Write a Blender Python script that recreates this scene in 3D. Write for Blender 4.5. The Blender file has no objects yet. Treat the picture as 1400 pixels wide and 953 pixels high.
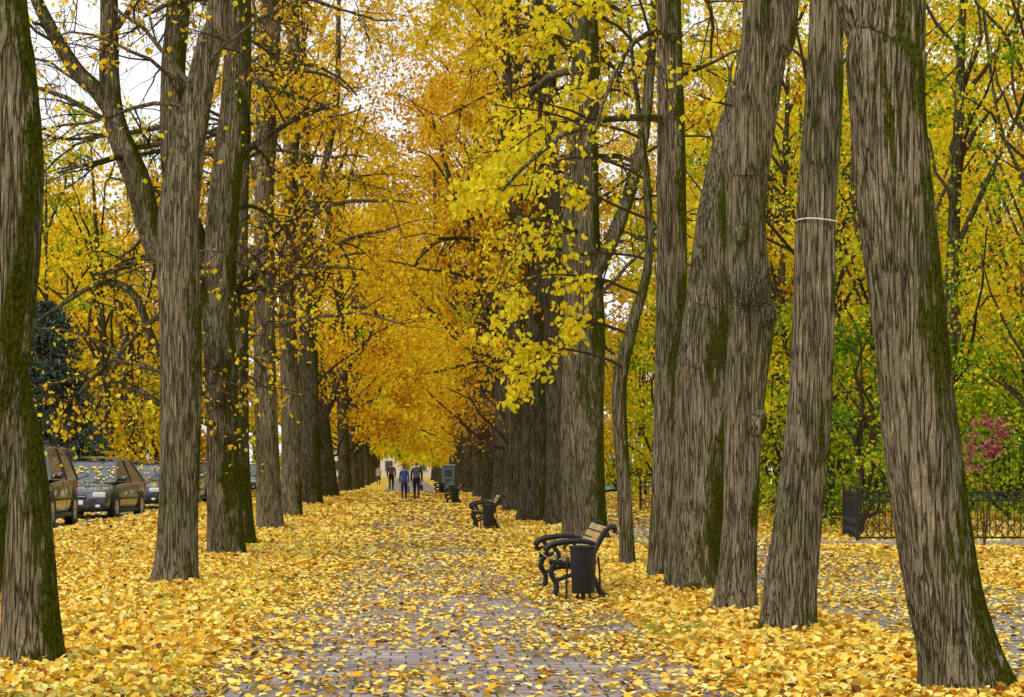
import bpy, math, random
import numpy as np
from mathutils import Vector
rng=np.random.default_rng(11); random.seed(11)
scene=bpy.context.scene
COL=scene.collection
def nz(a): return a/np.maximum(np.linalg.norm(a,axis=-1,keepdims=True),1e-9)

# ------------------------------------------------------------------ materials
def newmat(name):
    m=bpy.data.materials.new(name); m.use_nodes=True
    nt=m.node_tree; nt.nodes.clear()
    o=nt.nodes.new('ShaderNodeOutputMaterial')
    return m,nt,o
def N(nt,t,**kw):
    n=nt.nodes.new(t)
    for k,v in kw.items(): setattr(n,k,v)
    return n
def ramp(nt,stops,interp='LINEAR'):
    r=nt.nodes.new('ShaderNodeValToRGB'); cr=r.color_ramp; cr.interpolation=interp
    while len(cr.elements)<len(stops): cr.elements.new(.5)
    for e,(p,c) in zip(cr.elements,stops):
        e.position=p; e.color=(c[0],c[1],c[2],1)
    return r
LEAF=[(0,(.06,.16,.012)),(.2,(.28,.40,.014)),(.40,(.84,.72,.03)),(.60,(.80,.50,.018)),(.84,(.48,.23,.015)),(1,(.16,.07,.02))]
GLEAF=[(0,(.34,.38,.05)),(.2,(.86,.72,.24)),(.45,(.86,.62,.09)),(.65,(.80,.44,.03)),(.85,(.48,.20,.025)),(1,(.16,.07,.03))]
def leaf_mat(name,stops,trans):
    m,nt,o=newmat(name)
    at=N(nt,'ShaderNodeAttribute'); at.attribute_name='tint'
    r=ramp(nt,stops); nt.links.new(at.outputs['Fac'],r.inputs[0])
    d=N(nt,'ShaderNodeBsdfDiffuse'); nt.links.new(r.outputs[0],d.inputs[0])
    if trans<=0: nt.links.new(d.outputs[0],o.inputs[0]); return m
    t=N(nt,'ShaderNodeBsdfTranslucent')
    mx=N(nt,'ShaderNodeMixShader'); mx.inputs[0].default_value=trans
    nt.links.new(r.outputs[0],t.inputs[0])
    nt.links.new(d.outputs[0],mx.inputs[1]); nt.links.new(t.outputs[0],mx.inputs[2])
    nt.links.new(mx.outputs[0],o.inputs[0]); return m
M_LEAF=leaf_mat('autumn_leaf',LEAF,.34)
M_GLEAF=leaf_mat('fallen_leaf',GLEAF,0)
M_NEEDLE=leaf_mat('spruce_needle',[(0,(.03,.05,.035)),(1,(.10,.14,.11))],0)
M_RED=leaf_mat('red_leaf',[(0,(.20,.03,.045)),(1,(.5,.18,.2))],.2)
M_GRASS=leaf_mat('grass_blade',[(0,(.06,.13,.01)),(1,(.25,.33,.03))],0)

def bark_mat(name,dark=1.0,mossy=.5):
    m,nt,o=newmat(name); L=nt.links
    geo=N(nt,'ShaderNodeNewGeometry')
    def noise(scale,sc=1,det=3,rough=.5,dist=0):
        mp=N(nt,'ShaderNodeMapping'); mp.inputs['Scale'].default_value=scale; L.new(geo.outputs['Position'],mp.inputs[0])
        n=N(nt,'ShaderNodeTexNoise'); n.inputs['Scale'].default_value=sc; n.inputs['Detail'].default_value=det; n.inputs['Roughness'].default_value=rough; n.inputs['Distortion'].default_value=dist
        L.new(mp.outputs[0],n.inputs['Vector']); return n
    def M(op,a,b=None,c=None):
        x=N(nt,'ShaderNodeMath',operation=op)
        for i,v in enumerate((a,b,c)):
            if v is None: continue
            if isinstance(v,(int,float)): x.inputs[i].default_value=v
            else: L.new(v,x.inputs[i])
        return x.outputs[0]
    na=noise((33,33,2.0),1,1.2,.5,.25); nb=noise((70,70,5),1,2,.6,.2); nf=noise((150,150,28),1,3,.6)
    ra=M('MULTIPLY',M('ABSOLUTE',M('SUBTRACT',na.outputs[0],.5)),8.5)
    rb=M('MULTIPLY',M('ABSOLUTE',M('SUBTRACT',nb.outputs[0],.5)),6.0)
    h=M('MULTIPLY_ADD',M('MINIMUM',rb,.8),.35,M('MULTIPLY',M('MINIMUM',ra,.8),.8))
    h2=M('MULTIPLY_ADD',nf.outputs[0],.25,h)
    dark*=1.38
    r=ramp(nt,[(0.1,(.020*dark,.015*dark,.010*dark)),(.42,(.088*dark,.071*dark,.047*dark)),(.85,(.195*dark,.168*dark,.120*dark)),(1,(.26*dark,.23*dark,.17*dark))])
    L.new(M('SUBTRACT',h2,.08),r.inputs[0])
    n3=noise((1.3,1.3,.8),1,4,.55)
    r3=ramp(nt,[(.32,(.70,.75,.56)),(.68,(1.22,1.17,1.1))]); L.new(n3.outputs[0],r3.inputs[0])
    mul2=N(nt,'ShaderNodeMixRGB',blend_type='MULTIPLY'); mul2.inputs[0].default_value=1
    L.new(r.outputs[0],mul2.inputs[1]); L.new(r3.outputs[0],mul2.inputs[2])
    dot=N(nt,'ShaderNodeVectorMath',operation='DOT_PRODUCT'); dot.inputs[1].default_value=(.9,-.25,.25)
    L.new(geo.outputs['Normal'],dot.inputs[0])
    n4=noise((2.8,2.8,1.1),1,6,.75)
    ma=M('MULTIPLY_ADD',dot.outputs['Value'],.22,n4.outputs[0]); ma=M('MULTIPLY_ADD',nf.outputs[0],.10,ma); ma=M('MULTIPLY_ADD',h,-.06,ma)
    r4=ramp(nt,[(.75-.15*mossy,(0,0,0)),(.84-.15*mossy,(1,1,1))]); L.new(ma,r4.inputs[0])
    n6=noise((40,40,30),1,4,.7)
    rm=ramp(nt,[(.3,(.012,.016,.003)),(.72,(.115,.125,.012))]); L.new(n6.outputs[0],rm.inputs[0])
    mix=N(nt,'ShaderNodeMixRGB'); L.new(r4.outputs[0],mix.inputs[0]); L.new(mul2.outputs[0],mix.inputs[1]); L.new(rm.outputs[0],mix.inputs[2])
    bs=N(nt,'ShaderNodeBsdfDiffuse')
    L.new(mix.outputs[0],bs.inputs['Color'])
    bp=N(nt,'ShaderNodeBump'); bp.inputs['Strength'].default_value=1; bp.inputs['Distance'].default_value=.03
    L.new(h2,bp.inputs['Height']); L.new(bp.outputs[0],bs.inputs['Normal'])
    L.new(bs.outputs[0],o.inputs[0]); return m
M_BARK=bark_mat('linden_bark',1.0,.55)
M_BARKM=bark_mat('mossy_bark',.95,1.05)
M_BARKD=bark_mat('dark_bark',.55,.8)
def simple(name,c,rough=.6,metal=0,spec=.5,noise=.12,scale=20,coat=0):
    m,nt,o=newmat(name); L=nt.links
    b=N(nt,'ShaderNodeBsdfPrincipled'); b.inputs['Roughness'].default_value=rough; b.inputs['Metallic'].default_value=metal
    b.inputs['Specular IOR Level'].default_value=spec; b.inputs['Coat Weight'].default_value=coat
    g=N(nt,'ShaderNodeNewGeometry'); n=N(nt,'ShaderNodeTexNoise'); n.inputs['Scale'].default_value=scale; n.inputs['Detail'].default_value=4
    L.new(g.outputs['Position'],n.inputs['Vector'])
    lo=[x*(1-noise*2) for x in c]; hi=[min(1,x*(1+noise*2)) for x in c]
    r=ramp(nt,[(.3,lo),(.7,hi)]); L.new(n.outputs[0],r.inputs[0]); L.new(r.outputs[0],b.inputs['Base Color'])
    L.new(b.outputs[0],o.inputs[0]); return m
M_TWIG=leaf_mat('twig_bark',[(0,(.055,.04,.026)),(1,(.09,.065,.045))],0)
M_IRON=simple('black_iron',(.008,.008,.009),.5,0,.4)
M_SLAT=simple('bench_slat',(.38,.27,.10),.6,noise=.25,scale=9)
M_KERB=simple('kerb_concrete',(.34,.33,.3),.9,noise=.2)
M_RUB=simple('tyre_rubber',(.02,.02,.02),.85)
M_RIM=simple('wheel_rim',(.45,.45,.47),.3,.8)
M_GLASS=simple('car_glass',(.09,.105,.11),.08,.35,1.0,noise=.1,scale=2)
M_LAMP=simple('headlamp_glass',(.75,.77,.8),.12,0,.8,noise=.05)
M_PLATE=simple('number_plate_white',(.75,.75,.75),.5,noise=.03)
M_TRIM=simple('black_trim',(.02,.02,.022),.5)
M_TAIL=simple('tail_lamp',(.4,.02,.02),.2)
M_STR=simple('string',(.7,.68,.6),.8)

def asphalt(name,c):
    m,nt,o=newmat(name); L=nt.links
    b=N(nt,'ShaderNodeBsdfPrincipled'); b.inputs['Roughness'].default_value=.85
    g=N(nt,'ShaderNodeNewGeometry'); n=N(nt,'ShaderNodeTexNoise'); n.inputs['Scale'].default_value=60; n.inputs['Detail'].default_value=6
    L.new(g.outputs['Position'],n.inputs['Vector'])
    n2=N(nt,'ShaderNodeTexNoise'); n2.inputs['Scale'].default_value=.8; n2.inputs['Detail'].default_value=5; L.new(g.outputs['Position'],n2.inputs['Vector'])
    ad=N(nt,'ShaderNodeMath',operation='MULTIPLY_ADD'); ad.inputs[1].default_value=.5; L.new(n.outputs[0],ad.inputs[0])
    hh=N(nt,'ShaderNodeMath',operation='MULTIPLY'); hh.inputs[1].default_value=.5; L.new(n2.outputs[0],hh.inputs[0]); L.new(hh.outputs[0],ad.inputs[2])
    r=ramp(nt,[(.35,[x*.6 for x in c]),(.65,[x*1.4 for x in c])]); L.new(ad.outputs[0],r.inputs[0]); L.new(r.outputs[0],b.inputs['Base Color'])
    bp=N(nt,'ShaderNodeBump'); bp.inputs['Strength'].default_value=.4; bp.inputs['Distance'].default_value=.01; L.new(n.outputs[0],bp.inputs['Height']); L.new(bp.outputs[0],b.inputs['Normal'])
    L.new(b.outputs[0],o.inputs[0]); return m
M_ROAD=asphalt('asphalt',(.07,.068,.066)); M_SIDE=asphalt('old_asphalt',(.24,.225,.215))

def paver_mat():
    m,nt,o=newmat('paving_blocks'); L=nt.links
    b=N(nt,'ShaderNodeBsdfPrincipled'); b.inputs['Roughness'].default_value=.8
    g=N(nt,'ShaderNodeNewGeometry')
    br=N(nt,'ShaderNodeTexBrick'); br.inputs['Scale'].default_value=1; br.inputs['Brick Width'].default_value=.24; br.inputs['Row Height'].default_value=.24
    br.inputs['Mortar Size'].default_value=.010; br.inputs['Mortar Smooth'].default_value=.3; br.inputs['Bias'].default_value=0
    br.inputs['Color1'].default_value=(.37,.335,.325,1); br.inputs['Color2'].default_value=(.26,.22,.21,1); br.inputs['Mortar'].default_value=(.06,.05,.035,1)
    L.new(g.outputs['Position'],br.inputs['Vector'])
    n=N(nt,'ShaderNodeTexNoise'); n.inputs['Scale'].default_value=1.3; n.inputs['Detail'].default_value=7; n.inputs['Roughness'].default_value=.7
    L.new(g.outputs['Position'],n.inputs['Vector'])
    r=ramp(nt,[(.35,(.62,.54,.48)),(.65,(1.22,1.17,1.13))]); L.new(n.outputs[0],r.inputs[0])
    mu=N(nt,'ShaderNodeMixRGB',blend_type='MULTIPLY'); mu.inputs[0].default_value=1; L.new(br.outputs['Color'],mu.inputs[1]); L.new(r.outputs[0],mu.inputs[2])
    L.new(mu.outputs[0],b.inputs['Base Color'])
    n5=N(nt,'ShaderNodeTexNoise'); n5.inputs['Scale'].default_value=90; L.new(g.outputs['Position'],n5.inputs['Vector'])
    s=N(nt,'ShaderNodeMath',operation='MULTIPLY_ADD'); s.inputs[1].default_value=-1; L.new(br.outputs['Fac'],s.inputs[0]); 
    s5=N(nt,'ShaderNodeMath',operation='MULTIPLY'); s5.inputs[1].default_value=.3; L.new(n5.outputs[0],s5.inputs[0]); L.new(s5.outputs[0],s.inputs[2])
    bp=N(nt,'ShaderNodeBump'); bp.inputs['Strength'].default_value=.7; bp.inputs['Distance'].default_value=.01; L.new(s.outputs[0],bp.inputs['Height']); L.new(bp.outputs[0],b.inputs['Normal'])
    L.new(b.outputs[0],o.inputs[0]); return m
M_PAVE=paver_mat()
def litter_mat():
    m,nt,o=newmat('leaf_litter_ground'); L=nt.links
    b=N(nt,'ShaderNodeBsdfDiffuse')
    g=N(nt,'ShaderNodeNewGeometry')
    v=N(nt,'ShaderNodeTexVoronoi'); v.inputs['Scale'].default_value=15; L.new(g.outputs['Position'],v.inputs['Vector'])
    sx=N(nt,'ShaderNodeSeparateXYZ'); L.new(v.outputs['Color'],sx.inputs[0])
    r=ramp(nt,[(0,(.10,.09,.02)),(.12,(.8,.64,.16)),(.45,(.82,.56,.07)),(.72,(.7,.38,.03)),(.9,(.36,.16,.03)),(1,(.12,.06,.02))]); L.new(sx.outputs[0],r.inputs[0])
    n=N(nt,'ShaderNodeTexNoise'); n.inputs['Scale'].default_value=.45; n.inputs['Detail'].default_value=6; L.new(g.outputs['Position'],n.inputs['Vector'])
    r2=ramp(nt,[(.56,(0,0,0)),(.68,(1,1,1))]); L.new(n.outputs[0],r2.inputs[0])
    mx=N(nt,'ShaderNodeMixRGB'); mx.inputs[2].default_value=(.17,.24,.03,1)
    h=N(nt,'ShaderNodeMath',operation='MULTIPLY'); h.inputs[1].default_value=.65; L.new(r2.outputs[0],h.inputs[0]); L.new(h.outputs[0],mx.inputs[0])
    L.new(r.outputs[0],mx.inputs[1]); L.new(mx.outputs[0],b.inputs['Color'])
    bp=N(nt,'ShaderNodeBump'); bp.inputs['Strength'].default_value=.8; bp.inputs['Distance'].default_value=.03; L.new(v.outputs['Distance'],bp.inputs['Height']); L.new(bp.outputs[0],b.inputs['Normal'])
    L.new(b.outputs[0],o.inputs[0]); return m
M_LIT=litter_mat()

# ------------------------------------------------------------------ mesh helpers
def mesh_np(name,V,F,mat,tint=None,smooth=False,parent=None):
    V=np.asarray(V,dtype=np.float32); F=np.asarray(F,dtype=np.int32); k=F.shape[1]
    me=bpy.data.meshes.new(name)
    if parent is not None: V=V-np.array(parent.location,dtype=np.float32)
    me.vertices.add(len(V)); me.vertices.foreach_set('co',V.ravel())
    me.loops.add(F.size); me.loops.foreach_set('vertex_index',F.ravel())
    me.polygons.add(len(F)); me.polygons.foreach_set('loop_start',np.arange(len(F),dtype=np.int32)*k)
    me.polygons.foreach_set('use_smooth',np.full(len(F),bool(smooth)))
    if tint is not None:
        a=me.attributes.new('tint','FLOAT','POINT'); a.data.foreach_set('value',np.asarray(tint,dtype=np.float32))
    me.update(calc_edges=True)
    me.materials.append(mat)
    ob=bpy.data.objects.new(name,me); COL.objects.link(ob)
    if parent is not None: ob.parent=parent
    return ob
def empty(name,loc=(0,0,0),rz=0):
    e=bpy.data.objects.new(name,None); e.location=loc; e.rotation_euler=(0,0,rz); e.empty_display_size=.3; COL.objects.link(e); return e
class Acc:
    def __init__(s): s.V=[];s.F=[];s.T=[];s.n=0
    def add(s,V,F,T=None):
        s.V.append(V); s.F.append(F+s.n); s.n+=len(V)
        if T is not None: s.T.append(T)
    def build(s,name,mat,smooth=False,parent=None):
        if not s.V: return None
        return mesh_np(name,np.concatenate(s.V),np.concatenate(s.F),mat,np.concatenate(s.T) if s.T else None,smooth,parent)
def tubes(P,R,k,mul=None):
    m,n,_=P.shape
    T=nz(np.gradient(P,axis=1)); mean=nz(P[:,-1]-P[:,0])
    ref=np.where(np.abs(mean[:,2:3])>.6,np.array([[1.,.0,0]]),np.array([[0,0,1.]]))
    U=nz(np.cross(T,ref[:,None,:]+0*T)); W=np.cross(T,U)
    a=np.arange(k)*2*np.pi/k
    rr=np.repeat(R[:,:,None],k,2)
    if mul is not None: rr=rr*mul
    pts=P[:,:,None,:]+rr[...,None]*(np.cos(a)[None,None,:,None]*U[:,:,None,:]+np.sin(a)[None,None,:,None]*W[:,:,None,:])
    idx=np.arange(m*n*k).reshape(m,n,k)
    a0=idx[:,:-1];a1=np.roll(a0,-1,2);b0=idx[:,1:];b1=np.roll(b0,-1,2)
    return pts.reshape(-1,3),np.stack([a0,a1,b1,b0],-1).reshape(-1,4)
def catmull(P,n):
    P=np.asarray(P,float); Q=np.vstack([2*P[0]-P[1],P,2*P[-1]-P[-2]])
    m=len(P)-1; t=np.linspace(0,m-1e-6,n); i=t.astype(int); f=(t-i)[:,None]
    p0,p1,p2,p3=Q[i],Q[i+1],Q[i+2],Q[i+3]
    return .5*((2*p1)+(-p0+p2)*f+(2*p0-5*p1+4*p2-p3)*f**2+(-p0+3*p1-3*p2+p3)*f**3)
def resample(S,step):
    S=catmull(S,300); L=np.concatenate([[0],np.cumsum(np.linalg.norm(np.diff(S[:,:3],axis=0),axis=1))])
    n=max(8,int(L[-1]/step)); t=np.linspace(0,L[-1],n)
    return np.stack([np.interp(t,L,S[:,j]) for j in range(4)],1)
def walk(p,d,L,r0,grav,n,wig,rmin=.004):
    pts=[p]; g=np.array([0,0,-1.])*grav
    for j in range(n-1):
        d=nz(d+rng.normal(size=d.shape)*wig+g)
        p=p+d*(L/(n-1))[:,None]; pts.append(p)
    R=r0[:,None]*np.linspace(1,.35,n)[None,:]
    return np.stack(pts,1),np.maximum(R,rmin*.6)
def grow(P,R,count,L0,L1,rf,spread,grav,n=6,tmin=.25,wig=.14,rmin=.004):
    m,Np,_=P.shape
    idx=rng.integers(0,m,count); t=rng.uniform(tmin,1,count)*(Np-1)
    i=np.minimum(t.astype(int),Np-2); f=(t-i)
    p=P[idx,i]*(1-f[:,None])+P[idx,i+1]*f[:,None]
    d=nz(P[idx,i+1]-P[idx,i]); r0=np.maximum((R[idx,i]*(1-f)+R[idx,i+1]*f)*rf,rmin)
    d=nz(d*(1-spread)+nz(rng.normal(size=(count,3)))*spread)
    return walk(p,d,rng.uniform(L0,L1,count),r0,grav,n,wig,rmin)
def leafgeo(C,s,tint,droop=.6,six=False,d=None,nr=None):
    n=len(C)
    if d is None: d=nz(rng.normal(size=(n,3))+np.array([0,0,-droop]))
    if nr is None: nr=rng.normal(size=(n,3))
    w=nz(np.cross(nr,d)); nn=np.cross(d,w); s=np.asarray(s).reshape(-1,1)*np.ones((n,1))
    if six:
        cl=rng.uniform(.02,.28,(n,1))
        V=np.stack([C,C+s*(.22*d+.42*w+cl*nn),C+s*(.66*d+.33*w+cl*nn),C+s*d,C+s*(.66*d-.33*w+cl*nn),C+s*(.22*d-.42*w+cl*nn)],1)
        b=np.arange(n)[:,None]*6
        F=np.concatenate([b+np.array([[0,1,2,3]]),b+np.array([[0,3,4,5]])]); k=6
    else:
        V=np.stack([C,C+s*(.42*d+.42*w+.1*nn),C+s*d,C+s*(.42*d-.42*w+.1*nn)],1)
        F=np.arange(n)[:,None]*4+np.array([[0,1,2,3]]); k=4
    return V.reshape(-1,3),F,np.repeat(np.clip(tint,0,1),k)
def on_tubes(P,count,off,tmin=.15):
    m,Np,_=P.shape
    idx=rng.integers(0,m,count); t=rng.uniform(tmin,1,count)*(Np-1); i=np.minimum(t.astype(int),Np-2); f=(t-i)[:,None]
    return P[idx,i]*(1-f)+P[idx,i+1]*f+rng.normal(size=(count,3))*off
_ph=rng.uniform(0,6.28,(12,)); _kx=rng.normal(size=(12,3))
def pn(p,sc):
    q=p*sc; return np.sin(q@_kx.T+_ph).mean(-1)*2.2

# ------------------------------------------------------------------ trees
def stem_mesh(acc,S,k,step,flare=True,lump=.05):
    S=resample(S,step); P=S[None,:,:3]; R=S[None,:,3]
    a=np.arange(k)*2*np.pi/k; ph=rng.uniform(0,6.28,10)
    L=np.concatenate([[0],np.cumsum(np.linalg.norm(np.diff(S[:,:3],axis=0),axis=1))])[:,None]
    mul=1+lump*np.sin(2*a+ph[0]+.5*L)+lump*.8*np.sin(3*a+ph[1]-1.1*L)+lump*.6*np.sin(5*a+ph[2]+.8*L)*np.sin(1.7*L+ph[3])+lump*.7*np.sin(1.3*L+ph[4]+a)
    if k>=48:
        mul+=.014*np.sin(17*a+ph[5]+2.2*np.sin(1.9*L+ph[6]))+.012*np.sin(29*a+ph[7]+3*np.sin(2.7*L+2*a))+rng.normal(size=mul.shape)*.005
    if flare:
        e=np.exp(-np.maximum(L,0)/.2); mul+=e*(.25+.2*np.sin(4*a+ph[8])+.12*np.sin(7*a+ph[9]))
    V,F=tubes(P,R,k,mul[None]); acc.add(V,F)
    return S
def twig_burst(e,pts,n=26,L=.7,r=.006):
    p=np.repeat(np.array(pts,float),n,0); m=len(p); az=rng.uniform(0,6.28,m)
    P,R=walk(p+rng.normal(size=(m,3))*.04,nz(np.stack([np.cos(az),np.sin(az),rng.uniform(-.2,1,m)],1)),rng.uniform(L*.4,L*1.3,m),np.full(m,r),-.04,6,.13)
    a=Acc(); V,F=tubes(P,R,4); a.add(V,F,np.zeros(len(V))); P2,R2=grow(P,R,m*3,.1,.35,.6,.5,0,4,.3); V,F=tubes(P2,R2,3); a.add(V,F,np.zeros(len(V))); a.build('shoots',M_TWIG,False,e)
def make_tree(name,stems,mat=M_BARK,k=40,step=.07,zb=4,nb=14,blen=(1.5,3.5),ntw=(60,260),leaf=(600,.1,.6,.1),up=.35,bias=(0,0),grav=.05,six=False,twr=.006,burls=()):
    b=stems[0][0]; e=empty(name,(b[0],b[1],0))
    acc=Acc(); cand=[]
    for j,S in enumerate(stems):
        S=list(S)
        if j==0: S=[(S[0][0]-(S[1][0]-S[0][0])*.1,S[0][1],-.15,S[0][3])]+S
        r=stem_mesh(acc,S,k if S[0][3]>.1 else 16,step if S[0][3]>.1 else .12,flare=(j==0)); cand.append(r)
    for (bx,by,bz,br) in burls:
        t=np.linspace(0,np.pi,9); S2=np.stack([bx+0*t,by+0*t,bz-np.cos(t)*br*1.25,np.sin(t)*br+.002],1)
        V,F=tubes(S2[None,:,:3],S2[None,:,3],18); V=V+(pn(V,16)[:,None]*.035); acc.add(V,F)
    acc.build('trunk',mat,True,e)
    C=np.concatenate(cand); C=C[C[:,2]>zb]
    if len(C) and nb:
        i=rng.integers(0,len(C),nb); c=C[i]; az=rng.uniform(0,6.28,nb)
        d=nz(np.stack([np.cos(az)+bias[0],np.sin(az)+bias[1],up+rng.normal(size=nb)*.3],1))
        P1,R1=walk(c[:,:3],d,rng.uniform(blen[0],blen[1],nb),np.clip(c[:,3]*.28,.02,.09)*rng.uniform(.6,1.2,nb),grav,9,.16)
        V,F=tubes(P1,R1,8); a1=Acc(); a1.add(V,F); 
        a2=Acc(); P2,R2=grow(P1,R1,ntw[0],.5,1.5,.5,.55,grav+.02,6,.15,.16,twr*1.4); V,F=tubes(P2,R2,4); a2.add(V,F)
        P3,R3=grow(P2,R2,ntw[1],.25,.8,.5,.55,.10,5,.1,.16,twr); V,F=tubes(P3,R3,3); a2.add(V,F)
        a1.build('limbs',mat,True,e); a2.build('twigs',M_TWIG,False,e)
        nl,ls,tm,ts=leaf
        if nl:
            Cc=on_tubes(P3,nl,.07); tint=tm+rng.normal(size=nl)*ts+pn(Cc,.6)*.08
            V,F,T=leafgeo(Cc,ls*rng.uniform(.6,1.2,nl),tint,1.2,six); a3=Acc(); a3.add(V,F,T); a3.build('leaves',M_LEAF,False,e)
    return e
def st(Y,pts,top=None):
    S=[(x,Y+ (p[0] if p else 0),z,r) for (x,z,r,*p) in pts]
    if top: x,z,r=top; S+= [((S[-1][0]+x)/2,Y,(S[-1][2]+z)/2,(S[-1][3]+r)/2),(x,Y,z,r)]
    return S
T='linden_tree'
# left row
make_tree(T,[st(12,[(-2.74,0,.24),(-2.62,1.0,.19),(-2.53,1.68,.175),(-2.43,2.2,.17),(-2.36,3.22,.18),(-2.38,3.9,.15),(-2.42,4.6,.12)],(-2.7,12,.05))],M_BARKM,64,.05,zb=6.5,nb=10,leaf=(500,.08,.6,.1),grav=.0)
make_tree(T,[st(14.85,[(-2.78,0,.23),(-2.80,.63,.205),(-2.84,1.28,.19),(-2.87,1.72,.165),(-2.93,2.1,.14),(-2.98,2.8,.13),(-3.0,3.9,.12)],(-3.2,11,.05))],M_BARKM,64,.05,zb=6.8,nb=10,leaf=(500,.08,.6,.1),grav=.0)
make_tree(T,[st(25.05,[(-2.90,0,.27),(-2.87,.6,.245),(-2.85,1.41,.235),(-2.84,3.25,.25),(-2.85,4.63,.25),(-2.70,5.73,.2),(-2.48,6.84,.165),(-2.35,7.4,.15)],(-2.0,15,.05))],M_BARK,64,.06,zb=5.8,nb=18,ntw=(120,620),leaf=(900,.085,.54,.1))
e=make_tree(T,[st(32.7,[(-2.92,0,.32),(-3.02,1.98,.27),(-3.06,3.78,.26),(-3.0,5.58,.25),(-2.84,7.38,.22),(-2.76,8.82,.2)],(-2.6,16,.06)),
  st(32.6,[(-3.05,3.3,.2),(-3.45,4.3,.2),(-4.08,5.1,.2),(-4.38,6.18,.21),(-4.8,7.4,.18),(-4.87,9.2,.15)],(-5.0,14,.05)),
  st(32.6,[(-4.6,6.9,.12),(-5.0,7.6,.13),(-5.46,8.1,.12),(-6.06,9.2,.1)],(-7,12,.04)),
  st(32.9,[(-3.1,3.9,.2),(-3.4,5.0,.2),(-3.8,6.2,.21),(-3.84,8,.2),(-3.76,9.2,.19)],(-3.7,15,.06)),
  [(-3.1,32.5,2.2,.07),(-3.9,32.3,2.5,.06),(-4.5,32.2,2.85,.05),(-5.3,32.1,2.95,.035),(-6.2,32.0,2.7,.02)],
  [(-3.1,32.6,3.0,.08),(-4.0,32.4,3.4,.07),(-4.4,32.3,4.3,.06),(-4.9,32.2,4.5,.045),(-5.6,32.1,4.1,.03),(-6.3,32,3.6,.015)],
  [(-3.1,32.8,2.6,.06),(-3.8,33.2,3.0,.05),(-4.6,33.5,3.3,.04),(-5.6,33.8,3.8,.03),(-6.6,34,3.9,.015)]],M_BARKM,48,.08,zb=2.45,nb=46,blen=(1.2,4),ntw=(300,1600),leaf=(3200,.095,.54,.1),bias=(-.35,0),grav=.07)
twig_burst(e,[(-3.0,32.4,2.5),(-3.05,32.4,3.1),(-2.85,32.4,1.9)],22,.6)
make_tree(T,[st(37.1,[(-3.03,0,.24),(-3.1,1.2,.21),(-3.13,2.6,.2),(-3.15,5.5,.2),(-3.05,8.8,.17)],(-2.9,16,.05))],M_BARKM,40,.1,zb=2.6,nb=22,ntw=(160,800),leaf=(2000,.1,.56,.1),grav=.07)
make_tree(T,[st(46.9,[(-3.19,0,.32),(-3.25,.9,.28),(-3.28,2.19,.26),(-3.33,5.6,.25),(-3.33,9.1,.24),(-3.19,11.7,.24)],(-3,18,.07))],M_BARK,40,.1,zb=4.5,nb=30,blen=(1.5,4.5),ntw=(240,1200),leaf=(6000,.12,.57,.1),bias=(-.2,0))
make_tree(T,[st(57.5,[(-3.27,0,.30),(-3.35,3.4,.26),(-3.42,7.6,.25),(-3.27,11.8,.22)],(-3.2,18,.07)),
  st(57.5,[(-3.35,7.1,.13),(-2.9,8.3,.13),(-2.35,10.2,.11),(-2.0,12.2,.09)],(-1.9,16.5,.04))],M_BARK,32,.12,zb=5,nb=36,blen=(1.5,5),ntw=(280,1300),leaf=(10000,.135,.60,.1),bias=(-.2,0))
# right row
make_tree(T,[st(13.17,[(3.70,0,.29),(3.64,.35,.265),(3.56,.73,.255),(3.42,1.69,.25),(3.34,2.42,.245),(3.25,3.15,.245),(3.18,3.87,.24),(3.17,4.26,.25),(3.22,4.7,.2)],(3.5,12,.06)),
   st(13.2,[(3.16,4.1,.12),(3.0,4.6,.13),(2.8,5.4,.11)],(2.5,10,.04))],M_BARKM,80,.04,zb=7,nb=10,leaf=(500,.08,.5,.1),grav=.0)
make_tree(T,[st(18,[(3.45,0,.25),(3.48,.5,.225),(3.55,1.1,.2),(3.65,2.09,.185),(3.70,3.09,.175),(3.71,3.75,.168),(3.77,4.74,.165),(3.80,5.73,.15)],(4.0,14,.05))],M_BARK,64,.05,zb=8,nb=10,leaf=(500,.08,.5,.1),grav=.0)
e=make_tree(T,[st(20.6,[(3.41,0,.22),(3.47,1.04,.18),(3.50,2.18,.2),(3.56,2.95,.225),(3.55,3.2,.22),(3.52,4.07,.19),(3.56,4.83,.225),(3.72,5.74,.21),(3.86,6.34,.2)],(4.3,14,.06)),
   st(20.5,[(3.5,4.5,.14),(3.55,5.2,.15),(3.6,6.3,.13)],(3.5,13,.05))],M_BARK,64,.05,zb=3.0,nb=14,blen=(1,2.2),ntw=(50,260),leaf=(250,.08,.48,.1),burls=[(3.70,20.5,3.08,.14),(3.60,20.43,1.95,.1),(3.42,20.42,3.9,.09)])
twig_burst(e,[(3.75,20.45,3.15),(3.4,20.4,3.2),(3.5,20.38,3.1)],14,.6,.004)
e=make_tree(T,[st(24.3,[(3.53,0,.32),(3.59,1.41,.295),(3.63,2.57,.32),(3.71,3.64,.28),(3.79,4.54,.24),(3.92,5.43,.18),(4.24,6.77,.15)],(4.8,14,.05))],M_BARKM,56,.06,zb=6,nb=12,leaf=(700,.09,.45,.1))
twig_burst(e,[(3.5,24.0,2.7),(3.8,24.0,3.2)],14,.6,.004)
make_tree(T,[st(26.3,[(3.37,0,.2),(3.43,1.4,.18),(3.48,2.85,.19),(3.51,4.3,.19),(3.51,5.75,.175),(3.48,7.2,.155)],(3.5,15,.05))],M_BARKM,56,.06,zb=6,nb=18,ntw=(120,500),leaf=(1600,.095,.42,.08))
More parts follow.
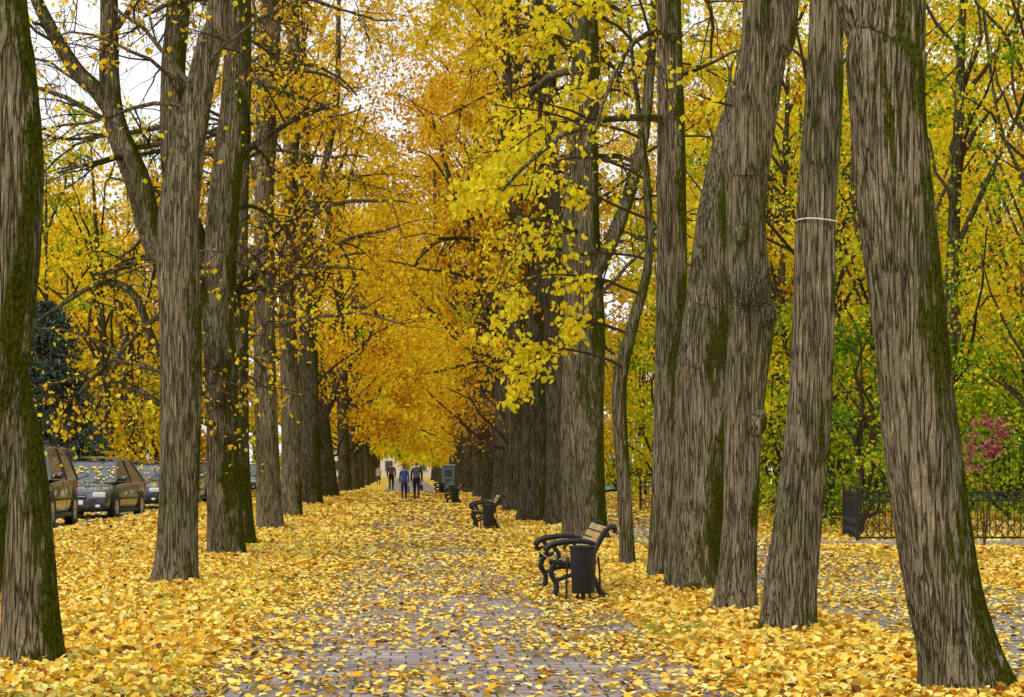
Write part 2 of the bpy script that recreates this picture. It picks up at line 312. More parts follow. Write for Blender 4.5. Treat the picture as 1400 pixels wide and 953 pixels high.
# slim young linden with the bright yellow spray
e=make_tree(T,[st(29.6,[(3.29,0,.11),(3.23,1.4,.1),(3.18,2.7,.11),(3.36,3.57,.09),(3.6,4.54,.07),(3.58,5.74,.06)],(3.3,8.2,.02))],M_BARKM,32,.08,zb=9,nb=0)
def spray(parent,starts,nl,size,tint,ntw=(60,220),six=True):
    p=np.array([s[:3] for s in starts],float); d=nz(np.array([s[3:6] for s in starts],float)); L=np.array([s[6] for s in starts],float)
    P1,R1=walk(p,d,L,np.full(len(p),.025),.13,10,.1,.006)
    a=Acc(); V,F=tubes(P1,R1,6); a.add(V,F)
    P2,R2=grow(P1,R1,ntw[0],.4,1.1,.6,.45,.08,6,.2,.12,.006); V,F=tubes(P2,R2,4); a.add(V,F)
    P3,R3=grow(P2,R2,ntw[1],.2,.5,.6,.5,.08,4,.1,.12,.004); V,F=tubes(P3,R3,3); a.add(V,F)
    a.build('twigs',M_TWIG,False,parent)
    C=np.concatenate([on_tubes(P3,int(nl*.7),.06),on_tubes(P2,nl-int(nl*.7),.08)])
    V,F,Tt=leafgeo(C,size*rng.uniform(.5,1.15,nl),tint+rng.normal(size=nl)*.04,1.3,six); b=Acc(); b.add(V,F,Tt); b.build('leaves',M_LEAF,False,parent)
spray(e,[(3.2,29.5,3.0,-.7,-.2,.5,1.6),(3.3,29.6,3.5,-.9,.1,.4,1.8),(3.45,29.6,4.1,-.9,-.2,.5,2.2),(3.6,29.6,4.6,-.9,.2,.4,2.5),(3.6,29.6,5.2,-.9,-.1,.5,2.6),
   (3.55,29.6,5.8,-.9,.1,.6,2.6),(3.5,29.6,6.4,-.8,-.2,.6,2.4),(3.4,29.6,7,-.8,.2,.6,2.2),(3.3,29.6,7.4,.6,.2,.6,1.8),(3.6,29.6,5,.7,.3,.5,1.3),(3.6,29.6,6.2,.5,-.3,.5,1.4),(3.4,29.6,7.8,-.6,-.5,.5,2.0)],2700,.115,.40)
make_tree(T,[st(40.8,[(3.67,0,.46),(3.63,2.1,.42),(3.63,4.35,.40),(3.6,6.6,.37),(3.63,8.85,.32),(3.67,10.3,.28)],(3.7,19,.07)),
   st(40.6,[(3.7,5.2,.16),(4.3,6.4,.15),(4.8,8,.13),(5.0,10,.1)],(5.3,15,.04))],M_BARKM,56,.1,zb=4.2,nb=40,blen=(1.5,4),ntw=(300,1200),leaf=(10000,.12,.42,.08),grav=.08)
make_tree(T,[st(49.8,[(3.75,0,.34),(3.8,2.5,.28),(3.7,6,.27),(3.55,10,.25),(3.5,12.5,.22)],(3.4,19,.07)),
   st(48,[(3.7,5.4,.16),(3.3,6.9,.16),(2.65,7.6,.15),(2.4,8.2,.15),(2.36,9.2,.13),(2.45,10.4,.12)],(2.2,15,.05))],M_BARKD,40,.1,zb=6,nb=34,blen=(1.5,4.2),ntw=(260,1200),leaf=(11000,.13,.48,.09),grav=.08)
make_tree(T,[st(53,[(3.37,0,.42),(3.41,2.2,.36),(3.5,5.2,.33),(3.65,8.1,.3)],(3.4,18,.07))],M_BARKD,40,.12,zb=4.0,nb=36,blen=(1.5,4.5),ntw=(280,1300),leaf=(13000,.13,.61,.1),grav=.09,bias=(-.3,0))

# crowns made of leaf clumps for trees further away
def clump_leaves(acc,cc,cr,per,size,tm,ts,flat=.6):
    n=len(cc)*per; c=np.repeat(cc,per,0); r=np.repeat(cr,per); 
    u=nz(rng.normal(size=(n,3)))*(rng.uniform(0,1,n)**.45)[:,None]; u[:,2]*=flat
    C=c+u*r[:,None]; C[:,2]-=np.abs(rng.normal(size=n))*.25*r
    tint=np.repeat(tm+rng.normal(size=len(cc))*ts,per)+rng.normal(size=n)*.09+pn(C,.35)*.10
    V,F,Tt=leafgeo(C,size*rng.uniform(.55,1.2,n),tint,.8); acc.add(V,F,Tt)
def crown_tree(name,x,y,h=19,zlo=4.5,rad=5,r0=.35,ncl=70,per=110,size=.2,tm=.58,ts=.06,mat=M_BARKD,lean=0,forks=3,bulge=1.0):
    e=empty(name,(x,y,0)); acc=Acc(); lx=lean
    S=[(x,y,-.1,r0*1.05),(x+lx*.1,y,h*.12,r0*.85),(x+lx*.4,y,h*.4,r0*.7),(x+lx,y,h*.92,r0*.15)]
    R=stem_mesh(acc,S,16,.3); 
    for j in range(forks):
        i=int(len(R)*rng.uniform(.2,.5)); a=rng.uniform(0,6.28); b=R[i]; q=rad*rng.uniform(.4,.7)
        stem_mesh(acc,[(b[0],b[1],b[2],b[3]*.6),(b[0]+math.cos(a)*q*.35,b[1]+math.sin(a)*q*.35,b[2]+h*.1,b[3]*.45),(b[0]+math.cos(a+.4)*q*.7,b[1]+math.sin(a+.4)*q*.7,b[2]+h*.2,b[3]*.3),(b[0]+math.cos(a)*q,b[1]+math.sin(a)*q,b[2]+h*.36,.04)],8,.4,False)
    acc.build('trunk',mat,True,e)
    f=rng.uniform(0,1,ncl); az=rng.uniform(0,6.28,ncl); prof=np.sin(np.pi*np.clip(.22+.72*f,0,1))**.7
    rr=rad*prof*rng.uniform(.35,1.05,ncl)**.6*bulge
    cc=np.stack([x+lx*.7+rr*np.cos(az),y+rr*np.sin(az),zlo+(h-zlo)*f],1); cr=rng.uniform(.6,1.5,ncl)*(rad/5)**.5
    q=ncl//4; c2=cc[:q]; src=R[np.clip((np.clip(c2[:,2]-3.0,h*.12,h*.85)/h*len(R)).astype(int),0,len(R)-1)]
    t=np.linspace(0,1,8)[None,:,None]; P=src[:,None,:3]*(1-t)+c2[:,None,:]*t; P=P+np.array([0,0,1.])*(np.sin(t*np.pi)*rng.uniform(-.5,.9,(q,1,1)))
    P[:,1:]+=np.cumsum(rng.normal(size=P[:,1:].shape)*.12,axis=1)
    V,F=tubes(P,np.maximum(.06*np.linspace(1,.25,8),.01)[None]*np.ones((q,1)),4); a2=Acc(); a2.add(V,F); a2.build('limbs',M_TWIG,False,e)
    a3=Acc(); clump_leaves(a3,cc,cr,per,size,tm,ts); a3.build('leaves',M_LEAF,False,e)
    return e
for (x,y,r,lean) in [(-3.68,77,.45,-.3),(-3.6,95,.4,-2.2),(-3.5,114,.42,-.5),(-3.4,130,.38,0),(-3.5,148,.4,.3),(-3.4,168,.4,0),(-3.5,190,.4,0),(-3.5,215,.4,0),(-3.5,245,.4,0)]:
    crown_tree(T,x,y,21,3.6+rng.uniform(0,1) if y<120 else 3.4,5.4,r,85,int(135 if y<120 else 80),.0020*y if y<150 else .0026*y,.62 if y<140 else .42,.10,lean=lean)
for (x,y,r,lean) in [(3.58,65,.42,0),(3.55,73,.42,.3),(3.65,85,.4,-.3),(3.6,96,.4,-.3),(3.5,110,.4,0),(3.6,126,.4,-.4),(3.5,145,.4,0),(3.6,165,.4,0),(3.5,188,.4,0),(3.5,214,.4,0),(3.5,245,.4,0)]:
    crown_tree(T,x,y,21,2.9 if y<100 else 2.6,5.5,r,95,int(150 if y<120 else 80),.0020*y if y<150 else .0026*y,.65 if y<120 else .38,.10,lean=lean)
for i in range(12):
    crown_tree('distant_tree',-50+i*9.5+rng.uniform(-2,2),285+rng.uniform(-8,12),24,1.0 if i not in (4,5,6) else 4.2,7,.4,70,50,.8,.30,.09)
# park side (right)
for i in range(36):
    y=46+80*((i*.618)%1); u=rng.uniform(0,1); x=(.115+.26*u)*y+2
    if x<10: y=rng.uniform(62,80) if u<.2 else y; x=max(x,9.6+rng.uniform(0,3))
    g=rng.uniform(); hh=rng.uniform(14,19) if y<65 else rng.uniform(19,25)
    crown_tree('park_tree',x,y,hh,rng.uniform(1.8,4.5),rng.uniform(3.6,5.2),rng.uniform(.12,.26),80,90,.0024*y,.24 if g<.48 else (.40 if g<.78 else .64),.10,lean=rng.uniform(-1,1))
for i in range(22):
    y=44+60*((i*.618)%1); x=rng.uniform(.115*y+3,.34*y)
    if x<9.8: x=9.8+rng.uniform(0,2)
    crown_tree('maple_sapling',x,y,rng.uniform(3.5,7.5),.5,rng.uniform(1.8,3),.07,34,85,.0023*y,.13,.09,forks=2)
for (x,y,h) in [(9.6,74,7),(10.8,92,8),(12.5,104,9),(9.0,84,6),(14.5,98,8)]:
    crown_tree('maple_sapling',x,y,h,1.0,2.8,.09,40,85,.0023*y,.30,.12,forks=2)
# street side (left)
for i in range(26):
    y=76+70*((i*.618)%1); x=-rng.uniform(.08*y+4,.24*y+3)
    crown_tree('street_tree',x,y,rng.uniform(12,17),rng.uniform(1.6,3.2),rng.uniform(3.8,5.2),rng.uniform(.12,.25),70,90,.0024*y,.55 if rng.uniform()<.65 else .34,.10,lean=rng.uniform(-1,1))

# spruce
def spruce(x,y,h):
    e=empty('spruce_tree',(x,y,0)); a=Acc(); stem_mesh(a,[(x,y,0,.18),(x,y,h*.5,.1),(x,y,h,.02)],12,.3); a.build('trunk',M_BARKD,True,e)
    n=260; f=rng.uniform(.06,.98,n)**.9; L=(1-f)*3.2+.15; az=rng.uniform(0,6.28,n)
    p=np.stack([x+0*f,y+0*f,h*f],1); d=np.stack([np.cos(az),np.sin(az),-.1+0*az],1)
    P,R=walk(p,nz(d),L,np.full(n,.02),.03,7,.06); b=Acc(); V,F=tubes(P,R,3); b.add(V,F); b.build('limbs',M_TWIG,False,e)
    P2,R2=grow(P,R,1800,.2,.8,.6,.4,.14,4,.1,.06); C=on_tubes(P2,22000,.03)
    V,F,Tt=leafgeo(C,.13,rng.uniform(0,1,len(C)),.3); c=Acc(); c.add(V,F,Tt); c.build('needles',M_NEEDLE,False,e)
spruce(-12.6,70,7.4)
# red shrub
e=empty('red_shrub',(10.55,36.3,0)); p=np.tile(np.array([[10.55,36.3,0.]]),(4,1)); az=rng.uniform(0,6.28,4)
P,R=walk(p,nz(np.stack([np.cos(az)*.08,np.sin(az)*.08,1+0*az],1)),rng.uniform(2.0,2.5,4),np.full(4,.012),.0,8,.04); a=Acc(); V,F=tubes(P,R,5); a.add(V,F)
P2,R2=grow(P,R,26,.15,.35,.6,.5,.05,5,.65,.1); V,F=tubes(P2,R2,3); a.add(V,F); a.build('stems',M_TWIG,False,e)
C=on_tubes(P2,420,.04); V,F,Tt=leafgeo(C,.075,rng.uniform(0,1,len(C))); a=Acc(); a.add(V,F,Tt); a.build('leaves',M_RED,False,e)

Sx=np.linspace(0,2*np.pi,25); ring=np.stack([3.708+.19*np.cos(Sx),18+.19*np.sin(Sx),3.73+.01*np.sin(Sx*2)],1)
V,F=tubes(ring[None],np.full((1,25),.006),5); mesh_np('tied_string',V,F,M_STR)

# ------------------------------------------------------------------ ground
def hgt(x,y):
    x=np.asarray(x,float); y=np.asarray(y,float)
    h=np.interp(x,[-400,-16.2,-16,-6.66,-6.64,-6.5,-5.0,-1.6,-1.4,2.15,2.3,400],[.3,.3,.2,.2,.3,.33,.05,0.0,-.004,-.004,0,0.])
    b=.025*np.sin(x*1.7+y*.6)+.02*np.sin(x*.9-y*1.3+1)
    w=np.where((x>-5.5)&(x<-1.9),1,0)+np.where((x>2.6)&(x<4.1),1,0)+np.where(x>7.8,1,0)
    return h+np.where(w>0,np.abs(b)*.8,0)
xs=np.unique(np.concatenate([np.linspace(-400,-20,20),[-16.2,-16,-6.66,-6.64,-6.5],np.arange(-20,20,.35),np.linspace(20,400,24)]))
ys=np.unique(np.concatenate([np.linspace(-60,4,12),np.arange(4,120,.8),np.linspace(120,1500,60)]))
XX,YY=np.meshgrid(xs,ys); V=np.stack([XX,YY,hgt(XX,YY)],-1).reshape(-1,3)
i=np.arange(len(ys)*len(xs)).reshape(len(ys),len(xs)); F=np.stack([i[:-1,:-1],i[:-1,1:],i[1:,1:],i[1:,:-1]],-1).reshape(-1,4)
mesh_np('ground',V,F,M_LIT,smooth=True)
def strip(name,x0,x1,y0,y1,z,mat):
    return mesh_np(name,[(x0,y0,z),(x1,y0,z),(x1,y1,z),(x0,y1,z)],[(0,1,2,3)],mat)
strip('footpath',-1.44,2.18,-20,300,.008,M_PAVE)
strip('side_path',4.35,7.5,-20,140,.008,M_SIDE)
strip('road',-16,-6.66,-20,300,.25,M_ROAD)
def box(name,c,s,mat,parent=None,bev=0,rot=(0,0,0)):
    x,y,z=[q/2 for q in s]
    V=[(-x,-y,-z),(x,-y,-z),(x,y,-z),(-x,y,-z),(-x,-y,z),(x,-y,z),(x,y,z),(-x,y,z)]
    F=[(0,3,2,1),(4,5,6,7),(0,1,5,4),(1,2,6,5),(2,3,7,6),(3,0,4,7)]
    ob=mesh_np(name,V,F,mat); ob.location=c; ob.rotation_euler=rot
    if parent: ob.parent=parent
    if bev:
        m=ob.modifiers.new('b','BEVEL'); m.width=bev; m.segments=2
    return ob
box('road_kerb',(-6.58,130,.25),(.14,300,.24),M_KERB,None,.015)

# ------------------------------------------------------------------ fallen leaves
def scatter():
    near=Acc(); far=Acc(); grass=Acc()
    def put(x0,x1,y0,y1,cover,tilt,zmax,brown=0.0):
        yc=(y0+y1)/2; s=.057 if yc<26 else .057+(yc-26)*.0017
        n=int((x1-x0)*(y1-y0)*cover/(s*s*.5))
        if n<1: return
        x=rng.uniform(x0,x1,n); y=rng.uniform(y0,y1,n)
        p=np.stack([x,y,0*x],1); dn=pn(p,1.1)*.5+pn(p,3.7)*.5
        keep=rng.uniform(0,1,n)<np.clip(.72+dn*.9,.12,1); x=x[keep];y=y[keep];n=len(x)
        base=hgt(x,y); base=np.where((x>-1.44)&(x<2.18),.012,base); base=np.where((x>4.35)&(x<7.5),.012,base); base=np.where((x<-6.66)&(x>-16),.254,base)
        C=np.stack([x,y,base+.003+rng.uniform(0,1,n)**1.6*zmax],1)
        a=rng.uniform(0,6.28,n); d=np.stack([np.cos(a),np.sin(a),rng.normal(size=n)*tilt],1); d=nz(d); d[:,2]=np.abs(d[:,2])*np.where(rng.uniform(size=n)<.8,1,0)
        nr=nz(np.array([0,0,1.])+rng.normal(size=(n,3))*tilt)
        t=rng.beta(1.7,2.5,n)*.97+brown+np.where(rng.uniform(size=n)<.09,.45,0)+pn(np.stack([x,y,0*x],1),.5)*.07
        S=s*rng.uniform(.5,1.5,n)
        six=yc<40
        V,F,Tt=leafgeo(C,S,t,six=six,d=d,nr=nr); V[:,2]=np.maximum(V[:,2],np.repeat(base+.002,6 if six else 4))
        (near if six else far).add(V,F,Tt)
    y=9.0
    while y<120:
        st_=2.0 if y<40 else 4.0
        xl=-.22*y-1.0; xr=.33*y+1
        put(max(xl,-6.45),-1.55,y,y+st_,1.7,.5,.06)
        pc=.20+min(y-9,60)/60*.42
        put(-1.55,-.8,y,y+st_,pc*2.4,.25,.018,.04); put(-.8,1.4,y,y+st_,pc,.22,.012,.07); put(1.4,2.3,y,y+st_,pc*2.4,.25,.018,.04)
        put(2.3,4.3,y,y+st_,1.7,.5,.06)
        put(4.3,min(7.5,xr),y,y+st_,.36,.22,.02,.03)
        if xr>7.5: put(7.5,min(xr,26),y,y+st_,1.0,.35,.05)
        if xl<-6.66: put(max(xl,-16),-6.66,y,y+st_,.35,.2,.012)
        y+=st_
    near.build('fallen_leaves',M_GLEAF); far.build('fallen_leaves',M_GLEAF)
    def tufts(n,x0,x1,y0,y1,hs=1):
        c=np.stack([rng.uniform(x0,x1,n),rng.uniform(y0,y1,n)],1); c=c[(pn(np.stack([c[:,0],c[:,1],0*c[:,0]],1),1.0)>.15)]
        c=np.repeat(c,9,0); m=len(c); q=c+rng.normal(size=(m,2))*.08*hs
        B=np.stack([q[:,0],q[:,1],hgt(q[:,0],q[:,1])],1); h=rng.uniform(.03,.085,m)*hs
        d=nz(np.stack([rng.normal(size=m)*.6,rng.normal(size=m)*.6,np.ones(m)],1)); w=nz(np.stack([rng.normal(size=m),rng.normal(size=m),0*h],1))*.003*hs
        V=np.stack([B-w,B+w,B+w*.4+d*h[:,None],B-w*.4+d*h[:,None]],1).reshape(-1,3); F=np.arange(m)[:,None]*4+np.array([[0,1,2,3]])
        grass.add(V,F,np.repeat(rng.uniform(0,1,m),4))
    tufts(1700,-2.1,-1.45,10,45); tufts(1200,2.2,2.7,10,45); tufts(300,-4,-2,10,40); tufts(3000,7.6,20,32,60,1.7)
    grass.build('grass',M_GRASS)
scatter()

# ------------------------------------------------------------------ bench, bin
def pipe(name,pts,r,mat,parent,k=8,n=20):
    P=catmull(pts,n); 
    V,F=tubes(P[None],np.full((1,n),r) if np.isscalar(r) else np.interp(np.linspace(0,1,n),np.linspace(0,1,len(r)),r)[None],k)
    ob=mesh_np(name,V,F,mat,smooth=True); ob.parent=parent; return ob
def bench(x,y):
    e=empty('park_bench',(x,y,0))
    for j,yy in enumerate((0,1.75)):
        pipe(f'front_leg_{j}',[(-.36,yy,.02),(-.27,yy,.05),(-.25,yy,.17),(-.31,yy,.29),(-.27,yy,.40),(-.18,yy,.44)],[.034,.036,.03,.033,.036,.03],M_IRON,e)
        pipe(f'rear_leg_{j}',[(.36,yy,.02),(.27,yy,.06),(.2,yy,.2),(.14,yy,.33),(.16,yy,.45)],[.036,.036,.03,.034,.036],M_IRON,e)
        pipe(f'stretcher_{j}',[(-.27,yy,.2),(-.08,yy,.27),(.06,yy,.27),(.2,yy,.2)],.024,M_IRON,e)
        pipe(f'seat_rail_{j}',[(-.33,yy,.43),(-.1,yy,.40),(.17,yy,.42)],.035,M_IRON,e)
        pipe(f'back_rail_{j}',[(.14,yy,.38),(.19,yy,.55),(.27,yy,.7),(.33,yy,.80),(.40,yy,.83),(.43,yy,.79),(.40,yy,.76)],[.036,.034,.034,.034,.034,.028,.018],M_IRON,e)
        pipe(f'armrest_{j}',[(.22,yy,.62),(.05,yy,.66),(-.15,yy,.65),(-.3,yy,.62),(-.37,yy,.56),(-.34,yy,.50),(-.28,yy,.53)],[.026,.032,.036,.038,.038,.026,.018],M_IRON,e)
        pipe(f'arm_post_{j}',[(-.28,yy,.42),(-.22,yy,.5),(-.28,yy,.6)],.026,M_IRON,e)
        pipe(f'scroll_{j}',[(.0,yy,.42),(-.02,yy,.52),(.07,yy,.58),(.12,yy,.52),(.06,yy,.48)],.02,M_IRON,e)
        for q,(fx) in enumerate((-.36,.36)): box(f'foot_{j}_{q}',(fx,yy,.018),(.1,.06,.03),M_IRON,e,.008)
    for i in range(5): box(f'seat_slat_{i}',(-.28+i*.095,.875,.455-(.01 if 0<i<4 else 0)),(.075,1.8,.03),M_SLAT,e,.006)
    for i in range(4):
        t=i/3; box(f'back_slat_{i}',(.17+t*.14,.875,.55+t*.24),(.03,1.8,.075),M_SLAT,e,.006,(0,.5,0))
    n=90; a=Acc(); C=np.stack([rng.uniform(-.3,.1,n),rng.uniform(0,1.75,n),np.full(n,.477)],1); an=rng.uniform(0,6.28,n)
    V,F,Tt=leafgeo(C,.075,rng.beta(2,2.6,n),six=True,d=np.stack([np.cos(an),np.sin(an),0*an],1),nr=np.tile([[0,.05,1.]],(n,1)))
    a.add(V,F,Tt); o=a.build('seat_leaves',M_GLEAF); o.parent=e
    return e
def lathe(name,prof,mat,parent,k=28,loc=(0,0,0)):
    prof=np.array(prof,float); n=len(prof); a=np.arange(k)*2*np.pi/k
    V=np.stack([prof[:,0:1]*np.cos(a),prof[:,0:1]*np.sin(a),prof[:,1:2]+0*a],-1).reshape(-1,3)+np.array(loc)
    i=np.arange(n*k).reshape(n,k); a0=i[:-1];a1=np.roll(a0,-1,1);b0=i[1:];b1=np.roll(b0,-1,1)
    ob=mesh_np(name,V,np.stack([a0,a1,b1,b0],-1).reshape(-1,4),mat,smooth=True); ob.parent=parent
    m=ob.modifiers.new('e','EDGE_SPLIT'); m.split_angle=math.radians(40); return ob
def bin_(x,y):
    e=empty('litter_bin',(x,y,0))
    lathe('bucket',[(0,.1),(.125,.1),(.128,.11),(.15,.6),(.162,.6),(.165,.625),(.15,.63),(.14,.6),(.12,.13),(0,.13)],M_IRON,e)
    for i,a in enumerate((.3,2.4,4.5)):
        pipe(f'leg_{i}',[(math.cos(a)*.06,math.sin(a)*.06,.12),(math.cos(a)*.09,math.sin(a)*.09,.05),(math.cos(a)*.15,math.sin(a)*.15,.01)],.014,M_IRON,e)
    pipe('post',[(0,.0,.0),(0,.0,.12)],.02,M_IRON,e,n=4)
    for s in (-1,1): pipe(f'bracket_{s}',[(s*.19,0,.0),(s*.185,0,.3),(s*.17,0,.5)],.012,M_IRON,e,n=8)
    return e
for yb in (22.9,48.5,82,112): bench(1.98,yb); bin_(1.99,yb-.55)
bin_(2.3,100)
# ------------------------------------------------------------------ fence
def fence(pts,name='iron_fence'):
    for (x0,y0,x1,y1) in pts:
        e=empty(name,(x0,y0,0)); L=math.hypot(x1-x0,y1-y0); e.rotation_euler=(0,0,math.atan2(y1-y0,x1-x0))
        n=int(round(L/1.6)); w=L/n
        for i in range(n+1):
            box(f'post_{i}',(i*w,0,.54),(.06,.06,1.1),M_IRON,e,.006); lathe(f'finial_{i}',[(0,1.17),(.03,1.13),(.035,1.11),(0,1.085)],M_IRON,e,10,(i*w,0,0))
        box('top_rail',(L/2,0,1.02),(L,.03,.035),M_IRON,e); box('mid_rail',(L/2,0,.86),(L,.025,.03),M_IRON,e); box('bottom_rail',(L/2,0,.14),(L,.03,.035),M_IRON,e)
        A=[];B=[]
        m=int(L/.12)
        for j in range(m):
            xx=(j+.5)*L/m; A.append((xx,0,.14));B.append((xx,0,1.02))
        q=int(L/.24)
        for j in range(q):
            x_=j*L/q; x2=(j+1)*L/q; A+=[(x_,.012,.86),(x2,.012,.86)];B+=[(x2,.012,1.02),(x_,.012,1.02)]
            A+=[(x_,.012,.14),(x2,.012,.14)];B+=[(x2,.012,.5),(x_,.012,.5)]
        A=np.array(A);B=np.array(B); PP=np.stack([A,B],1); V,F=tubes(PP,np.full((len(A),2),.0105),5); o=mesh_np('bars',V,F,M_IRON,smooth=True); o.parent=e
fence([(8.85,39,24,39),(8.85,39.05,9.35,42.5),(8.0,68,9.7,68)])
box('flowerbed_kerb',(12,37.6,.06),(9,.12,.14),M_KERB,None,.01)

# ------------------------------------------------------------------ cars
def car(name,x,y,rz,paint,h=1.45,w=1.7,L=4.3,leaves=160,suv=False):
    e=empty(name,(x,y,.25),rz)
    M=simple(name+'_paint',paint,.28,.35,.5,.04,3,coat=.8)
    k=w/1.7; q=L/4.3; hb=.10 if suv else 0
    stn=[(0,.60,.30,.52),(.05,.72,.22,.62),(.2,.80,.18,.72),(.55,.84,.17,.80),(1.1,.85,.17,.89),(2.2,.86,.17,.92),(3.3,.855,.17,.95),(3.95,.82,.2,.96),(4.22,.77,.26,.9),(4.3,.66,.34,.75)]
    V=[];
    for (yy,hw,zb,zt) in stn:
        hw*=k; zt+=hb; zb+=hb*.7; half=[(0,zb),(hw*.88,zb),(hw*.98,zb+.1),(hw,zb+(zt-zb)*.5),(hw*.985,zt-.13),(hw*.93,zt-.03),(hw*.8,zt+.01),(0,zt+.035)]
        ring=half+[(-a,b) for a,b in half[-2:0:-1]]
        V+=[(a,yy*q,b) for a,b in ring]
    m=14; V=np.array(V); n=len(stn); i=np.arange(n*m).reshape(n,m); a0=i[:-1];a1=np.roll(a0,-1,1);b0=i[1:];b1=np.roll(b0,-1,1)
    F=np.stack([a0,a1,b1,b0],-1).reshape(-1,4)
    c0=len(V); V=np.vstack([V,[(0,-.01,.45+hb)],[(0,L+.01,.55+hb)]])
    me=bpy.data.meshes.new('body'); faces=list(map(tuple,F))+[(c0,int(i[0,(j+1)%m]),int(i[0,j])) for j in range(m)]+[(c0+1,int(i[-1,j]),int(i[-1,(j+1)%m])) for j in range(m)]
    me.from_pydata(V.tolist(),[],[tuple(int(t) for t in f) for f in faces]); me.materials.append(M); me.shade_smooth()
    ob=bpy.data.objects.new('body',me); COL.objects.link(ob); ob.parent=e; s=ob.modifiers.new('s','SUBSURF'); s.levels=1; s.render_levels=2
    zt=h-.02; zb=.9+hb; 
    yf,yr,tf,tr=(1.0*q,4.05*q,1.85*q,3.25*q) if not suv else (1.05*q,4.2*q,1.7*q,3.9*q)
    bw=.78*k; tw=.58*k
    G=np.array([(-bw,yf,zb),(bw,yf,zb),(bw,yr,zb),(-bw,yr,zb),(-tw,tf,zt-.04),(tw,tf,zt-.04),(tw,tr,zt-.03),(-tw,tr,zt-.03)])
    o=mesh_np('windows',G,[(0,1,5,4),(1,2,6,5),(2,3,7,6),(3,0,4,7)],M_GLASS); o.parent=e
    rx=np.linspace(-1,1,7); ry=np.linspace(0,1,7); RV=[(tw*1.03*a,tf-.03+(tr-tf+.06)*b,zt-.045+.055*(1-a*a)**.6+.03*math.sin(math.pi*b)) for b in ry for a in rx]
    ii=np.arange(49).reshape(7,7); RF=np.stack([ii[:-1,:-1],ii[:-1,1:],ii[1:,1:],ii[1:,:-1]],-1).reshape(-1,4)
    o=mesh_np('roof',RV,RF,M,smooth=True); o.parent=e
    for j,(a,b) in enumerate(((0,4),(1,5),(2,6),(3,7))): pipe(f'pillar_{j}',[G[a],(G[a]+G[b])/2+np.array([0,0,.012]),G[b]],.03,M,e,6,6)
    for s_ in (-1,1):
        pm=(tf+tr)/2; pipe(f'b_pillar_{s_}',[(s_*bw*1.0,pm+.05,zb),(s_*tw*1.01,pm,zt-.04)],.028,M_TRIM,e,6,4)
        pipe(f'roof_edge_{s_}',[(s_*tw,tf,zt-.035),(s_*tw*1.02,pm,zt-.025),(s_*tw,tr,zt-.03)],.025,M,e,6,8)
        pipe(f'mirror_{s_}',[(s_*bw*.97,yf+.35,zb+.06),(s_*(bw+.12),yf+.33,zb+.09),(s_*(bw+.2),yf+.33,zb+.1)],[.03,.075,.05],M,e,8,8)
        box(f'headlamp_{s_}',(s_*.60*k,.085,.60+hb),(.30*k,.12,.13),M_LAMP,e,.03,(0,0,s_*.35))
        box(f'fog_lamp_{s_}',(s_*.58*k,.03,.33+hb*.7),(.12,.06,.07),M_LAMP,e,.02)
        box(f'tail_lamp_{s_}',(s_*.68*k,L-.06,.78+hb),(.2,.1,.2),M_TAIL,e,.03)
        box(f'side_trim_{s_}',(s_*.862*k,2.2*q,.5+hb),(.015,2.0,.05),M_TRIM,e,.004)
        box(f'sill_{s_}',(s_*.83*k,2.15*q,.2+hb*.7),(.05,1.9*q,.1),M_TRIM,e,.02)
        for t_,wy in enumerate((.78*q,3.42*q)):
            R_=.30 if not suv else .35
            o=lathe(f'wheel_{s_}_{t_}',[(0,-.09),(R_*.6,-.09),(R_*.66,-.1),(R_*.95,-.095),(R_,-.06),(R_,.06),(R_*.95,.095),(R_*.66,.1),(R_*.6,.07),(0,.07)],M_RUB,e)
            o.location=(s_*.77*k,wy,R_); o.rotation_euler=(0,math.pi/2,0)
            o=lathe(f'rim_{s_}_{t_}',[(0,.02),(R_*.12,.03),(R_*.5,.0),(R_*.62,.02)],M_RIM,e,20); o.location=(s_*(.77*k+.075),wy,R_); o.rotation_euler=(0,s_*math.pi/2,0)
            o=lathe(f'wheel_arch_{s_}_{t_}',[(R_*1.0,0),(R_*1.18,.012),(R_*1.22,0)],M_TRIM,e,30); o.location=(s_*.85*k,wy,R_+.02); o.rotation_euler=(0,s_*math.pi/2,0)
    box('grille',(0,.02,.55+hb),(.62*k,.08,.12),M_TRIM,e,.02); box('grille_bar',(0,-.025,.56+hb),(.6*k,.02,.02),M_RIM,e,.004)
    box('lower_intake',(0,.01,.31+hb*.7),(.8*k,.08,.09),M_TRIM,e,.02)
    box('number_plate',(0,-.035,.42+hb),(.5,.015,.11),M_PLATE,e,.003)
    box('plate_frame',(0,-.026,.42+hb),(.54,.012,.14),M_TRIM,e,.003)
    for s_ in (-.3,.25): pipe(f'wiper_{s_}',[(s_,yf-.0,zb+.02),(s_+.2,yf+.18,zb+.12),(s_+.35,yf+.25,zb+.17)],.008,M_TRIM,e,4,5)
    n=leaves; u=rng.uniform(-.7,.7,n)*k; r=rng.uniform(0,1,n)
    Yv=np.where(r<.35,rng.uniform(.3,1.0,n)*q,np.where(r<.6,rng.uniform(1.05,1.6,n)*q,rng.uniform(tf,tr,n)))
    Zv=np.where(r<.35,.80+hb+(Yv/q-.3)*.15+.03,np.where(r<.6,zb+(Yv-yf)/(tf-yf)*(zt-.04-zb)+.02,zt+.04)); u=np.where(r>.6,u*.75,u)
    an=rng.uniform(0,6.28,n); d=np.stack([np.cos(an),np.sin(an),np.where((r>.35)&(r<.6),np.sin(an)*.6,0)],1)
